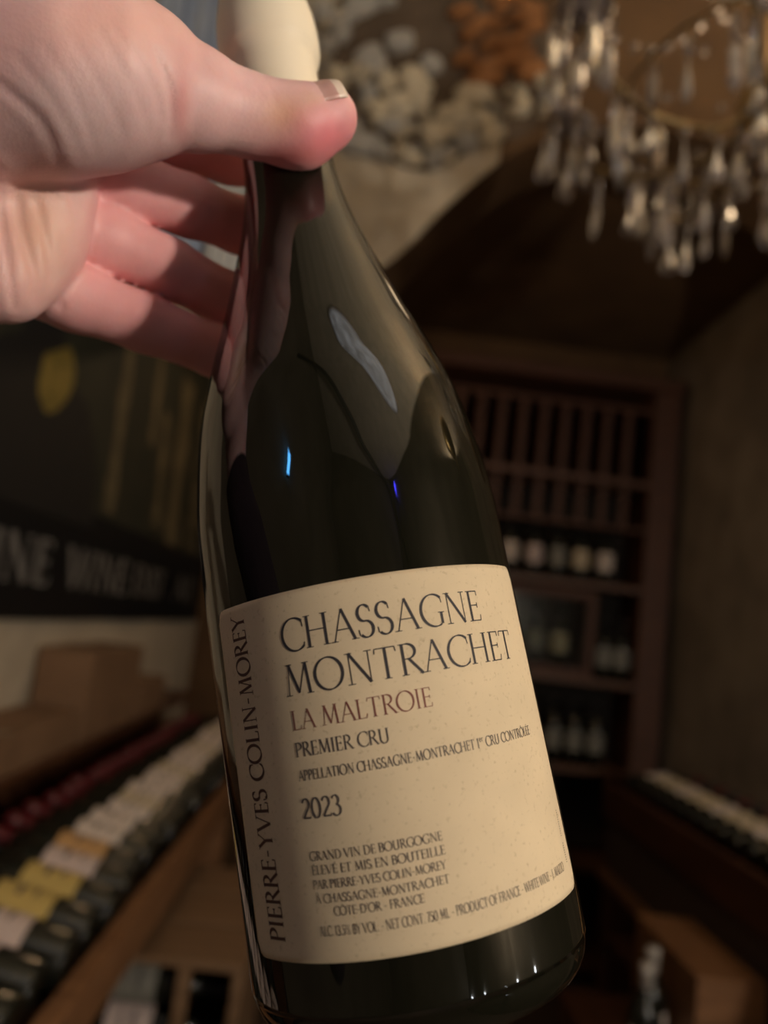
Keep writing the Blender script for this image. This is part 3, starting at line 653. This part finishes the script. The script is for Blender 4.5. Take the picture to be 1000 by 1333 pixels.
for i in range(nb):
    y = .42 + i * .0885
    if y < 1.13: lab, cap = 'pink', 'black'
    elif y < 1.31: lab, cap = 'yellow', 'black'
    elif y < 1.48: lab, cap = 'pink', 'navy'
    elif y < 1.56: lab, cap = 'tan', 'red'
    else: lab, cap = ('white', 'red') if i % 4 else ('cream', 'red')
    names = {'pink': 'pinkish-white', 'yellow': 'yellow', 'tan': 'orange-tan', 'white': 'white', 'cream': 'cream'}
    lt = 'dark bottle with orange-tan label lying in the bin under the banner'
    if lab == 'yellow': seq['y'] += 1; lt = 'yellow-labelled bottle in the bin under the banner, %s the other yellow one' % ('before' if seq['y'] == 1 else 'after')
    if lab == 'pink' and cap == 'navy': seq['n'] += 1; lt = 'pinkish-labelled bottle in the banner bin, %s the orange-tan one' % ('two before' if seq['n'] == 1 else 'touching')
    if lab == 'pink' and cap == 'black': lt = 'pinkish-labelled black-capped bottle in the banner bin, %s before the yellow pair' % ORD[int(round((1.13 - y) / .0885))]
    if lab in ('white', 'cream'): seq['w'] += 1; lt = '%s-labelled red-capped bottle in the banner bin, %s past the orange-tan one' % (lab, ORD[seq['w'] - 1])
    bottle_at(lab, cap, lying((-.325 + random.uniform(-.008, .008), y, .950), (-1, 0, .17), (random.uniform(-.0, .25), 0, 1)), lt, 'bottles lying in the bin under the banner')
# cardboard cartons along the wall behind the bottles
def carton(lo, hi, label, flaps=True):
    c = [(a + b) / 2 for a, b in zip(lo, hi)]; h = [(b - a) / 2 for a, b in zip(lo, hi)]
    t = tag(empty('cardboard_box', loc=(c[0], c[1], lo[2])), label, 'box')
    link('carton_body', box_me('carton_body', (2 * h[0], 2 * h[1], 2 * h[2] - .004), cardboard, .003, (0, 0, h[2] - .002)), t)
    for s in (-1, 1): link('flap', box_me('flap', (2 * h[0] - .006, h[1] - .004, .004), cardboard, 0, (0, s * h[1] / 2, 2 * h[2] - .002)), t)
    link('tape', box_me('tape', (2 * h[0] + .002, .05, .0015), mat('tape', (.22, .14, .08), .4), 0, (0, 0, 2 * h[2] + .0008)), t)
    return t
shelf = tag(empty('wall_ledge', loc=(XL, 0, 0)), 'narrow dark wooden ledge on the wall behind the bin bottles', 'shelf')
box('ledge_board', (0.002, .6, 1.055), (.155, 3.4, 1.07), wood_dark, shelf, .002)
for y in (.8, 2.0, 3.2): box('bracket', (.002, y - .01, 1.02), (.12, y + .01, 1.055), wood_dark, shelf)
carton((XL + .01, 1.15, 1.071), (XL + .15, 1.96, 1.155), 'long low cardboard box lying on the wall ledge, beside the tall carton')
carton((XL + .01, 1.98, 1.071), (XL + .15, 2.44, 1.295), 'tall brown cardboard carton on the wall ledge, its top just under the banner')
carton((XL + .01, 2.47, 1.071), (XL + .15, 2.80, 1.18), 'short dark cardboard box behind the tall carton on the wall ledge')

# wooden crate on the cellar floor stack under the bin
def crate(lo, hi, label):
    t = tag(empty('wooden_crate', loc=(lo[0], lo[1], lo[2])), label, 'crate')
    sx, sy, sz = hi[0] - lo[0], hi[1] - lo[1], hi[2] - lo[2]
    nn = 3
    for k in range(nn): box('plank', (0, sy * k / nn + .003, sz - .016), (sx, sy * (k + 1) / nn - .003, sz), wood_plank, t, .002)
    for k in range(nn): box('plank', (0, sy * k / nn + .003, 0), (sx, sy * (k + 1) / nn - .003, .016), wood_plank, t, .002)
    for x in (0, sx - .02): box('side_board', (x, 0, .016), (x + .02, sy, sz - .016), wood_plank, t, .002)
    box('front_post', (sx * .64, 0, .016), (sx * .64 + .025, .018, sz - .016), wood_plank, t, .002)
    box('back_panel', (.02, sy - .016, .016), (sx - .02, sy, sz - .016), wood_dark, t)
    return t
crate((-.46, 1.55, .50), (-.12, 2.10, .79), 'wooden crate with two bottles in it, on top of the crate stack below the bin')
crate((-.46, 1.55, .205), (-.12, 2.10, .495), 'wooden crate in the middle of the stack below the bin')
box('wooden_pallet', (-.47, 1.54, 0), (-.11, 2.12, .20), wood_dark, None, .004)
tag(bpy.data.objects['wooden_pallet'], 'dark wooden plinth on the floor under the crate stack', 'plinth')
for (y, z, lab, wh) in ((1.625, .5565, 'grey', 'at the bottom'), (1.630, .636, 'pink', 'in the middle'), (1.626, .7155, 'grey', 'on top')):
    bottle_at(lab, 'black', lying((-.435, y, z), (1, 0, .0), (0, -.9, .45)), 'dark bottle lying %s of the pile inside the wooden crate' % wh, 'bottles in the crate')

# ------------------------------------------------------------------ banner on the left wall
bn = tag(empty('wall_banner', loc=(XL + .004, 1.30, 1.36)), 'black cloth banner with grey capitals and a gold painted scene on the cream wall', 'banner')
def wall_sheet(name, y0, y1, z0, z1, off, m, par, wav=.004, ny=40, poly=None):
    vv, ff = [], []
    if poly:
        vv = [(off + wav * math.sin(9 * (y + .1)), y, z) for y, z in poly]; ff = [tuple(range(len(vv)))]
    else:
        for i in range(ny + 1):
            y = y0 + (y1 - y0) * i / ny
            for z in (z0, z1): vv.append((off + wav * math.sin(9 * (y + .1)), y, z))
        ff = [(2 * i, 2 * i + 2, 2 * i + 3, 2 * i + 1) for i in range(ny)]
    return link(name, mesh(name, vv, ff, m, True), par)
BL = 2.6
sh = wall_sheet('banner_cloth', 0, BL, 0, 1.22, .010, banner_black, bn); s_ = sh.modifiers.new('t', 'SOLIDIFY'); s_.thickness = .003; s_.offset = -1
wall_sheet('painted_ground', 0.0, BL, .30, 1.21, .0112, banner_navy, bn)
fig = [(.10, .26), (.12, .45), (.18, .56), (.26, .60), (.33, .70), (.42, .72), (.50, .66), (.56, .58), (.66, .57), (.76, .50), (.83, .40), (.88, .26)]
def strip_fig(name, pts, m, off):
    vv, ff = [], []
    for i, (y, z) in enumerate(pts): vv += [(off + .004 * math.sin(9 * (y + .1)), y, .255), (off + .004 * math.sin(9 * (y + .1)), y, z)]
    ff = [(2 * i, 2 * i + 2, 2 * i + 3, 2 * i + 1) for i in range(len(pts) - 1)]
    return link(name, mesh(name, vv, ff, m, True), bn)
strip_fig('painted_figure', catmull(fig, 4), banner_black, .0124)
def blobpoly(name, pts, m, off):
    c = (sum(p[0] for p in pts) / len(pts), sum(p[1] for p in pts) / len(pts)); P = catmull(pts + [pts[0]], 4)
    vv = [(off + .004 * math.sin(9 * (y + .1)), y, z) for y, z in [c] + P]; ff = [(0, i, i + 1) for i in range(1, len(P))]
    return link(name, mesh(name, vv, ff, m), bn)
blobpoly('painted_flower', [(.40, .60), (.40, .52), (.47, .48), (.55, .53), (.58, .60), (.53, .66), (.46, .63)], banner_yellow, .0128)
for (y0, wd, z0, z1, sl) in ((1.00, .10, .32, .96, .10), (1.32, .07, .60, .96, .16), (1.52, .09, .34, .75, .2), (1.80, .2, .3, .95, .15), (2.15, .2, .3, .95, .1)):
    pts = []
    for k in range(9):
        z = z0 + (z1 - z0) * k / 8; pts.append((y0 - wd / 2 * (1 + .25 * math.sin(k * 1.9)) - sl * (z - z0) + .0, z))
    for k in range(8, -1, -1):
        z = z0 + (z1 - z0) * k / 8; pts.append((y0 + wd / 2 * (1 + .25 * math.sin(k * 1.4 + 1)) - sl * (z - z0) + .0, z))
    nn = 9; vv = [(.0126 + .004 * math.sin(9 * (y + .1)), y, z) for y, z in pts]
    ff = [(k, k + 1, 2 * nn - 2 - k, 2 * nn - 1 - k) for k in range(nn - 1)]
    link('painted_drapery', mesh('painted_drapery', vv, ff, banner_gold), bn)
def flat_text(s, y0, y1, z0, z1, off, m, par, bold):
    polys, Wd = text_polys(s, .06, bold); vv, ff = [], []
    for p in polys:
        b = len(vv)
        for q in p:
            y = y0 + (y1 - y0) * q[0] / Wd; vv.append((off + .004 * math.sin(9 * (y + .1)), y, z0 + (z1 - z0) * q[1]))
        ff.append(tuple(range(b, b + len(p))))
    return link('lettering', mesh('lettering', vv, ff, m), par)
flat_text('FINE', .22, .64, .085, .195, .0135, banner_text, bn, 1.9)
flat_text('WINE', .74, 1.30, .085, .195, .0135, banner_text, bn, 1.9)
flat_text('EXIST', 1.36, 1.80, .09, .19, .0135, banner_text, bn, 1.7)
flat_text('AT', 1.98, 2.35, .09, .19, .0135, banner_text, bn, 1.7)

# blue and white cloth hung on the bulkhead
def drape(name, x0, x1, z0, z1, m, label, seed):
    rn = random.Random(seed); vv, ff = [], []; nx_, nz_ = 60, 24
    for i in range(nx_ + 1):
        for j in range(nz_ + 1):
            x = x0 + (x1 - x0) * i / nx_; z = z0 + (z1 - z0) * j / nz_
            y = AY0 - .022 - .012 * math.sin(i * .62 + seed + .5 * math.sin(j * .3)) - .006 * math.sin(i * 1.3 + j * .1)
            vv.append((x, y, z))
    for i in range(nx_):
        for j in range(nz_):
            a = i * (nz_ + 1) + j; ff.append((a, a + nz_ + 1, a + nz_ + 2, a + 1))
    me = mesh(name, vv, ff, m, True); o = link(name, me); s = o.modifiers.new('t', 'SOLIDIFY'); s.thickness = .003
    return tag(o, label, 'curtain')
drape('hanging_cloth', -.76, -.53, 2.30, 3.30, cloth_blue, 'blue-grey cloth hanging in folds on the bulkhead behind the bottle neck', 1)
drape('hanging_cloth', -.525, -.36, 2.30, 2.78, cloth_white, 'pale grey-white cloth hanging in folds beside the blue cloth', 4)

# ------------------------------------------------------------------ wine rack at the end of the cellar
RY0, RY1 = 3.60, 3.93
rk = tag(empty('wine_rack', loc=(0, RY0, 0)), 'tall dark wooden wine rack with upright dividers against the end wall', 'wine rack')
RX0, RX1 = -.30, 1.47; S2 = lambda z: 1.45 + (z - 1.45) * 1.2
def rbox(n_, lo, hi, m, bv=.003): return box(n_, (lo[0], lo[1], lo[2]), (hi[0], hi[1], hi[2]), m, rk, bv)
D = RY1 - RY0
rbox('side_post', (RX1 - .13, 0, 0), (RX1, D, 2.74), wood_red); rbox('side_post', (RX0, 0, 0), (RX0 + .10, D, 2.74), wood_red)
rbox('crown_board', (RX0 - .01, -.02, 2.74), (RX1 + .01, D, 2.80), wood_red)
rbox('back_panel', (RX0 + .10, D - .02, 0), (RX1 - .13, D, 2.74), black_gap)
for z in (2.28, 1.77, 1.32, .92, .50, .08): rbox('shelf', (RX0 + .10, .0, z - .03), (RX1 - .13, D - .02, z), wood_dark)
dm = box_me('divider', (.034, D - .06, .36), wood_red, .003); dm2 = box_me('divider', (.034, D - .06, .10), wood_red, .003)
k = RX0 + .17
while k < RX1 - .18:
    link('divider', dm, rk, (k, (D - .02) / 2 - .01, 2.46)); link('divider', box_me('divider', (.03, .03, .20), wood_red) if k == RX0 + .17 else bpy.data.meshes['divider.002'], rk, (k, .02, 2.14))
    k += .104
rbox('rail', (RX0 + .10, 0, 2.03), (RX1 - .13, .03, 2.05), wood_red)
rbox('rail', (RX0 + .10, 0, 2.62), (RX1 - .13, .03, 2.645), wood_red)
def stand(x, z, y, lab, cap, label, group):
    M4 = Matrix.Translation((x, y, z)) @ Matrix.Rotation(random.uniform(-.1, .1), 4, 'Z')
    return bottle_at(lab, cap, M4, label, group)
GR = 'bottles standing in the wine rack'
for x, lab, wh in ((.60, 'cream', 'sixth'), (.715, 'white', 'fifth'), (.835, 'pink', 'fourth'), (.95, 'grey', 'third'), (1.065, 'cream', 'second'), (1.185, 'white', 'first')):
    stand(x, 1.771, RY0 + .10, lab, 'black', '%s-labelled bottle on the rack shelf above the framed case, %s from the side post' % (lab, wh), GR)
for x, lab, wh in ((1.215, 'grey', 'touching the case'), (1.30, 'grey', 'next to the side post')):
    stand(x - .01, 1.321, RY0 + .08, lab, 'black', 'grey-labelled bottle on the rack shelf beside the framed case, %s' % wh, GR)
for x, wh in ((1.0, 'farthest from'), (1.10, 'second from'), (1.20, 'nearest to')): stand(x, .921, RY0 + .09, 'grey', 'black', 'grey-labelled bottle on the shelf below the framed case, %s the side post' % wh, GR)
# framed glass case standing on the rack shelf
cs = tag(empty('display_case', loc=(.60, RY0 + .02, 1.321)), 'reddish wood-framed glass case with bottles in it on the rack shelf', 'display case')
for x in (0, .54 - .04): box('frame_post', (x, 0, 0), (x + .04, .03, .40), wood_red, cs, .003)
for z in (0, .36): box('frame_rail', (.04, 0, z), (.50, .03, z + .04), wood_red, cs, .003)
for x in (0, .52): box('side_panel', (x, .03, 0), (x + .02, .24, .40), wood_red, cs)
pane = mat('pane_glass', (.9, .95, .9), .05, ior=1.45, Transmission_Weight=1.0)
box('glass_pane', (.04, .012, .04), (.50, .016, .36), pane, cs)
for x, lab, wh in ((.76, 'grey', 'last'), (.885, 'grey', 'middle'), (1.0, 'cream', 'next to the open shelf')): stand(x, 1.362, RY0 + .12, lab, 'black', '%s-labelled bottle inside the framed glass case, the %s one' % (lab, wh), 'bottles in the framed case')

# ------------------------------------------------------------------ right display bin
rb = tag(empty('display_bin', loc=(XR - .005, 0, 0)), 'wooden wine bin along the rough grey wall next to the tall rack', 'wine bin')
def rbx(n_, lo, hi, m, bv=.003): return box(n_, (lo[0] - XR + .005, lo[1], lo[2]), (hi[0] - XR + .005, hi[1], hi[2]), m, rb, bv)
Q0, Q1 = 1.1, 3.15
rbx('tray_board', (1.10, Q0, .885), (XR - .005, Q1, .91), wood_dark); rbx('front_rail', (1.075, Q0, .82), (1.10, Q1, .95), wood_red)
rbx('front_panel', (1.10, Q0, .62), (1.12, Q1, .82), mat('panel_dark', (.07, .045, .035), .7)); rbx('shelf', (1.10, Q0, .38), (XR - .005, Q1, .40), wood_dark)
rbx('lower_rail', (1.075, Q0, .585), (1.12, Q1, .62), wood_mid)
for y in (Q0 + .03, Q1 - .03): rbx('leg', (1.10, y - .03, 0), (1.15, y + .03, .62), wood_red)
rbx('back_panel', (XR - .02, Q0, .0), (XR - .005, Q1, .885), black_gap)
y = Q0 + .08; i = 0
while y < Q1 - .05:
    lab = 'tan' if y < 1.98 else ('cream' if i % 3 else 'white')
    bottle_at(lab, 'red' if i % 2 else 'black', lying((1.14, y, .957), (1, 0, .16), (0, 0, 1)),
              '%s-labelled %s-capped bottle in the grey-wall bin, %s from its rack end' % ('tan' if lab == 'tan' else lab, 'red' if i % 2 else 'black', ORD[int((Q1 - .05 - y) / .0885)]), 'bottles lying in the bin along the grey wall')
    y += .0885; i += 1
for y, z, wh in ((2.78, .441, 'bottom row by the rack'), (2.69, .441, 'middle of the bottom row'), (2.60, .441, 'bottom row by the wine case'), (2.735, .516, 'on top of the pile')):
    bottle_at('white', 'gold', lying((1.16, y, z), (1, 0, .02), (-.5, 0, 1)), 'gold-capped white-labelled bottle on the low grey-wall shelf, %s' % wh, 'bottles on the lower shelf by the grey wall')
t = tag(empty('wooden_crate', loc=(1.12, 1.80, .401)), 'plain brown wooden wine case on the lower shelf by the grey wall', 'crate')
for k in range(2): box('plank', (0, 0, .005 + .085 * k), (.02, .70, .085 + .085 * k), wood_plank, t, .002)
box('case_body', (.02, 0, 0), (.33, .70, .172), wood_plank, t, .003)
# low plinth in the aisle with a wine case and two standing bottles
pt_ = tag(empty('floor_plinth', loc=(.92, 2.15, 0)), 'low dark wooden plinth in the aisle before the grey-wall bin', 'plinth')
box('plinth_body', (-.17, -.28, 0), (.145, .28, .43), wood_dark, pt_, .004); box('plinth_top', (-.18, -.29, .43), (.15, .29, .45), wood_red, pt_, .003)
wc = tag(empty('wooden_crate', loc=(.90, 1.89, .451)), 'small reddish-brown wine case on the plinth beside two standing bottles', 'crate')
box('case_body', (.006, .008, .0), (.160, .40, .270), wood_mid, wc, .003)
for k in range(3): box('plank', (.0, .0, .002 + .09 * k), (.166, .008, .088 + .09 * k), wood_mid, wc, .002)
box('lid', (0, .0, .270), (.166, .405, .282), wood_mid, wc, .002)
for (x, y, wh) in ((.795, 1.925, 'at its front edge'), (.850, 2.03, 'behind the other one')):
    bottle_at('white', 'pale', Matrix.Translation((x, y, .451)), 'pale-capped white-labelled bottle standing on the plinth, %s' % wh, 'bottles on the plinth')

# ------------------------------------------------------------------ chandelier
CX_, CY_, CZ_ = .57, 1.10, 2.32
ch = tag(empty('chandelier', loc=(CX_, CY_, CZ_)), 'old brass chandelier hung with strings of glass drops', 'chandelier')
link('stem', lathe('stem', [(.008, .95), (.008, .42), (.03, .40), (.045, .34), (.02, .28), (.02, .10), (.05, .06), (.06, .02), (.03, -.03), (.012, -.06)], brass, 16), ch)
link('ceiling_cup', lathe('ceiling_cup', [(.07, 1.08), (.07, 1.06), (.02, 1.0), (.008, .95)], brass, 20), ch)
ring = []
link('hoop', tube('hoop', [(.235 * math.cos(a), .235 * math.sin(a), .03) for a in [2 * math.pi * k / 40 for k in range(41)]], .0028, brass_old, 8), ch)
def drop_me(nm_, w_, h_, m, flat=.6, seg=8):
    pr = [(.12, 0), (.16, -.08), (.34, -.25), (.62, -.45), (.9, -.65), (1.0, -.78), (.86, -.9), (.45, -.98), (.05, -1.0)]
    me = lathe(nm_, [(r * w_ / 2, z * h_) for r, z in pr], m, seg, False)
    for v in me.vertices: v.co.y *= flat
    return me
def prism_me(nm_, w_, h_, m):
    return lathe(nm_, [(w_ * .2, 0), (w_ * .5, -.12 * h_), (w_ * .5, -.72 * h_), (w_ * .05, -h_)], m, 6, False)
drops = [drop_me('crystal_drop', .030, .062, crystal), drop_me('crystal_drop', .036, .050, crystal_clear), drop_me('crystal_drop', .022, .070, crystal), prism_me('crystal_drop', .015, .080, crystal_clear), prism_me('crystal_drop', .017, .065, crystal)]
bm_ = bmesh.new(); bmesh.ops.create_icosphere(bm_, subdivisions=1, radius=.0085); bead = bpy.data.meshes.new('crystal_bead'); bm_.to_mesh(bead); bm_.free(); bead.materials.append(crystal_clear)
wire = tube('hook', [(0, 0, 0), (0, 0, -.03)], .0012, brass, 5)
rd = random.Random(11)
def pendant(x, y, z, n_beads=1):
    link('hook', wire, ch, (x, y, z)); zz = z - .018
    for b in range(n_beads): link('crystal_bead', bead, ch, (x, y, zz - .007)); zz -= .0165
    link('crystal_drop', rd.choice(drops), ch, (x, y, zz), (rd.uniform(-.06, .06), rd.uniform(-.06, .06), rd.uniform(0, 3.1)), [rd.uniform(.85, 1.2)] * 3)
NARM = 8
cup = lathe('drip_cup', [(.006, -.012), (.02, -.008), (.042, .006), (.046, .012), (.042, .011), (.02, .0), (.006, -.002)], crystal, 16, True, True, True)
candle = lathe('candle_sleeve', [(.0125, 0), (.012, .085), (.010, .088), (.003, .088)], ivory, 14)
bulb = lathe('bulb', [(.008, .088), (.013, .105), (.010, .125), (.002, .142)], mat('bulb_glass', (.8, .7, .55), .15, Transmission_Weight=.4), 12)
for k in range(NARM):
    a = 2 * math.pi * (k + .25) / NARM; ca_, sa = math.cos(a), math.sin(a)
    pts = [(r * ca_, r * sa, z) for r, z in catmull([(.02, .03), (.10, -.045), (.22, -.055), (.31, .0), (.345, .06)], 6)]
    link('arm', tube('arm', pts, .0050, brass_old, 8), ch)
    ex, ey = .345 * ca_, .345 * sa
    link('drip_cup', cup, ch, (ex, ey, .068)); link('candle_sleeve', candle, ch, (ex, ey, .072)); link('bulb', bulb, ch, (ex, ey, .072))
    for j in range(7):
        b = 2 * math.pi * j / 7 + k; pendant(ex + .042 * math.cos(b), ey + .042 * math.sin(b), .075, 1 + (j % 3))
    pendant(ex, ey, .045, 2)
    for q in (.10, .16, .22, .28): pendant(q * ca_, q * sa, -.045 + .02 * (q > .25), 1 + (k + int(q * 50)) % 3)
    for j in range(1, 11):      # bead swag from stem to arm end
        t_ = j / 11; r = .03 + (.315) * t_; zz = .33 * (1 - t_) ** 2 + .08 * t_ - .10 * math.sin(math.pi * t_) * .5
        link('crystal_bead', bead, ch, (r * ca_, r * sa, zz), None, (1, 1, 1))
for k in range(22):
    a = 2 * math.pi * k / 22; pendant(.235 * math.cos(a), .235 * math.sin(a), .026, 1 + k % 3)
for k in range(10):
    a = 2 * math.pi * k / 10; pendant(.055 * math.cos(a), .055 * math.sin(a), .0, 2)
pendant(0, 0, -.055, 2)
cl = bpy.data.lights.new('chandelier_light', 'POINT'); cl.energy = CHAND_POWER; cl.color = (1.0, .70, .42); cl.shadow_soft_size = .04
co = bpy.data.objects.new('chandelier_light', cl); col.objects.link(co); co.parent = ch; co.location = (-.10, .10, .25)

# ------------------------------------------------------------------ lamps and added reflection pieces behind the photographer
def sconce(pos, power, color, label, rad, wall):
    t = tag(empty('wall_sconce', loc=pos), label, 'lamp')
    wx = wall - pos[0]
    link('wall_arm', tube('wall_arm', [(wx, 0, -.10), (wx * .5, 0, -.12), (0, 0, -.10), (0, 0, -.06)], .008, iron), t)
    link('wall_plate', box_me('wall_plate', (.012, .08, .14), iron, .003, (wx - .006 * (1 if wx > 0 else -1), 0, -.10)), t)
    link('lamp_cup', lathe('lamp_cup', [(.012, -.065), (.03, -.06), (.034, -.05), (.03, -.052), (.012, -.055)], iron, 20), t)
    link('bulb', lathe('bulb', [(.004, -.052), (.018, -.04), (.026, -.02), (.026, 0), (.018, .018), (.002, .026)], emit('bulb_warm', (1, .8, .55), 4), 20), t)
    l = bpy.data.lights.new('sconce_light', 'POINT'); l.energy = power; l.color = color; l.shadow_soft_size = rad
    o = bpy.data.objects.new('sconce_light', l); col.objects.link(o); o.parent = t; o.location = (0, 0, .03)
    return t
sconce(KEY_POS, KEY_POWER, WARM, 'black iron wall sconce with a round warm bulb on the grey wall', .05, XR)
up = tag(empty('uplighter', loc=UP_POS), 'brass wall uplighter bowl throwing light onto the ceiling', 'lamp')
link('bowl', lathe('bowl', [(.02, -.09), (.08, -.06), (.14, .0), (.15, .03), (.144, .03), (.134, .0), (.075, -.054), (.02, -.08)], brass, 28), up)
link('wall_arm', tube('wall_arm', [(XR - UP_POS[0], 0, -.10), (.06, 0, -.12), (0, 0, -.085)], .01, brass), up)
ul = bpy.data.lights.new('uplight', 'POINT'); ul.energy = UP_POWER; ul.color = (1, .86, .66); ul.shadow_soft_size = .03
uo = bpy.data.objects.new('uplight', ul); col.objects.link(uo); uo.parent = up; uo.location = (0, 0, -.02)
# added glowing panel, mottled to make the pale patch reflected in the bottle
sl_ = tag(empty('reflection_panel', loc=(.50, -.60, ZC - .05)), 'added glowing ceiling panel that makes the pale reflection in the bottle', 'lamp'); sl_.rotation_euler = (0, 0, math.radians(-15))
gm = emit('reflection_glow', (.90, .93, 1.0), .8); gn = gm.node_tree.nodes.new('ShaderNodeTexNoise'); gn.inputs['Scale'].default_value = 7; gn.inputs['Detail'].default_value = 5
gr_ = gm.node_tree.nodes.new('ShaderNodeMapRange'); gr_.inputs[1].default_value = .36; gr_.inputs[2].default_value = .66; gr_.inputs[3].default_value = .15; gr_.inputs[4].default_value = 1.05
gm.node_tree.links.new(gn.outputs['Fac'], gr_.inputs[0]); gm.node_tree.links.new(gr_.outputs[0], gm.node_tree.nodes['Principled BSDF'].inputs['Emission Strength'])
link('housing', lathe('housing', [(.5, .05), (.52, .04), (.52, .03), (.5, .025)], ivory, 40), sl_, None, None, (1.45, .46, 1))
link('glow_face', lathe('glow_face', [(.5, .025), (.48, .008), (.40, -.006), (.2, -.014), (.01, -.016)], gm, 40), sl_, None, None, (1.45, .46, 1))
tr_ = link('reflection_rod', tube('reflection_rod', [(-.775, -.45, 2.70), (-.1, -.96, 2.70), (.62, -1.50, 2.70), (1.515, -2.17, 2.70)], .028, iron, 12)); tag(tr_, 'added black rod under the ceiling, for the dark line reflected in the bottle', 'added rod')  # unseen rod added to draw a dark line in the bottle's reflection
def led(pos, color, strength, size, label):
    t = tag(empty('indicator_lamp', loc=pos), label, 'lamp')
    link('lamp_body', lathe('lamp_body', [(size[0] * .9, -.012), (size[0] * 1.3, -.006), (size[0] * 1.3, .0)], iron, 12), t)
    link('lens', box_me('lens', size, emit('glow_%s' % label[:9], color, strength), min(size) * .2, (0, 0, size[2] / 2)), t)
led((-.74, -.49, 1.80), (.10, .45, 1.0), 22, (.02, .035, .13), 'blue neon sign tube on the cream wall behind the photographer')
led((1.46, -2.14, 2.98), (.06, .05, 1.0), 22, (.05, .05, .16), 'deep violet-blue lamp high on the grey wall')
for i_, (p_, q_) in enumerate([((1.50, -2.36, .81), 'first'), ((1.50, -1.71, 1.0), 'second'), ((1.50, -.67, 1.22), 'third'), ((1.50, -.24, 1.28), 'fourth'), ((1.50, -.78, .79), 'big')]):
    r_ = (.05, .035, .024, .022, .045)[i_]
    led(p_, (.85, .92, 1.0), 60, (r_ * .8, r_, r_), 'white spot lamp low on the grey wall, %s of the row' % q_)

# added fill lamp, hidden by the bottle, that brightens the back of the cellar
pl = tag(empty('added_fill_lamp', loc=(-.06, 2.75, 2.50)), 'small added pendant lamp with a dark shade, brightening the back of the cellar', 'lamp')
link('cord', tube('cord', [(0, 0, .54), (0, 0, .07)], .003, iron), pl)
link('shade', lathe('shade', [(.012, .075), (.03, .07), (.065, .02), (.07, .0), (.066, .0), (.06, .018), (.026, .064), (.012, .068)], iron, 24), pl)
link('bulb', lathe('bulb', [(.006, .05), (.016, .035), (.022, .015), (.016, -.004), (.002, -.01)], emit('bulb_amber', (1, .6, .25), 3), 14), pl)
bl = bpy.data.lights.new('cellar_fill_light', 'POINT'); bl.energy = 5.0; bl.color = (1, .66, .36); bl.shadow_soft_size = .03
bo = bpy.data.objects.new('cellar_fill_light', bl); col.objects.link(bo); bo.parent = pl; bo.location = (0, 0, -.03)
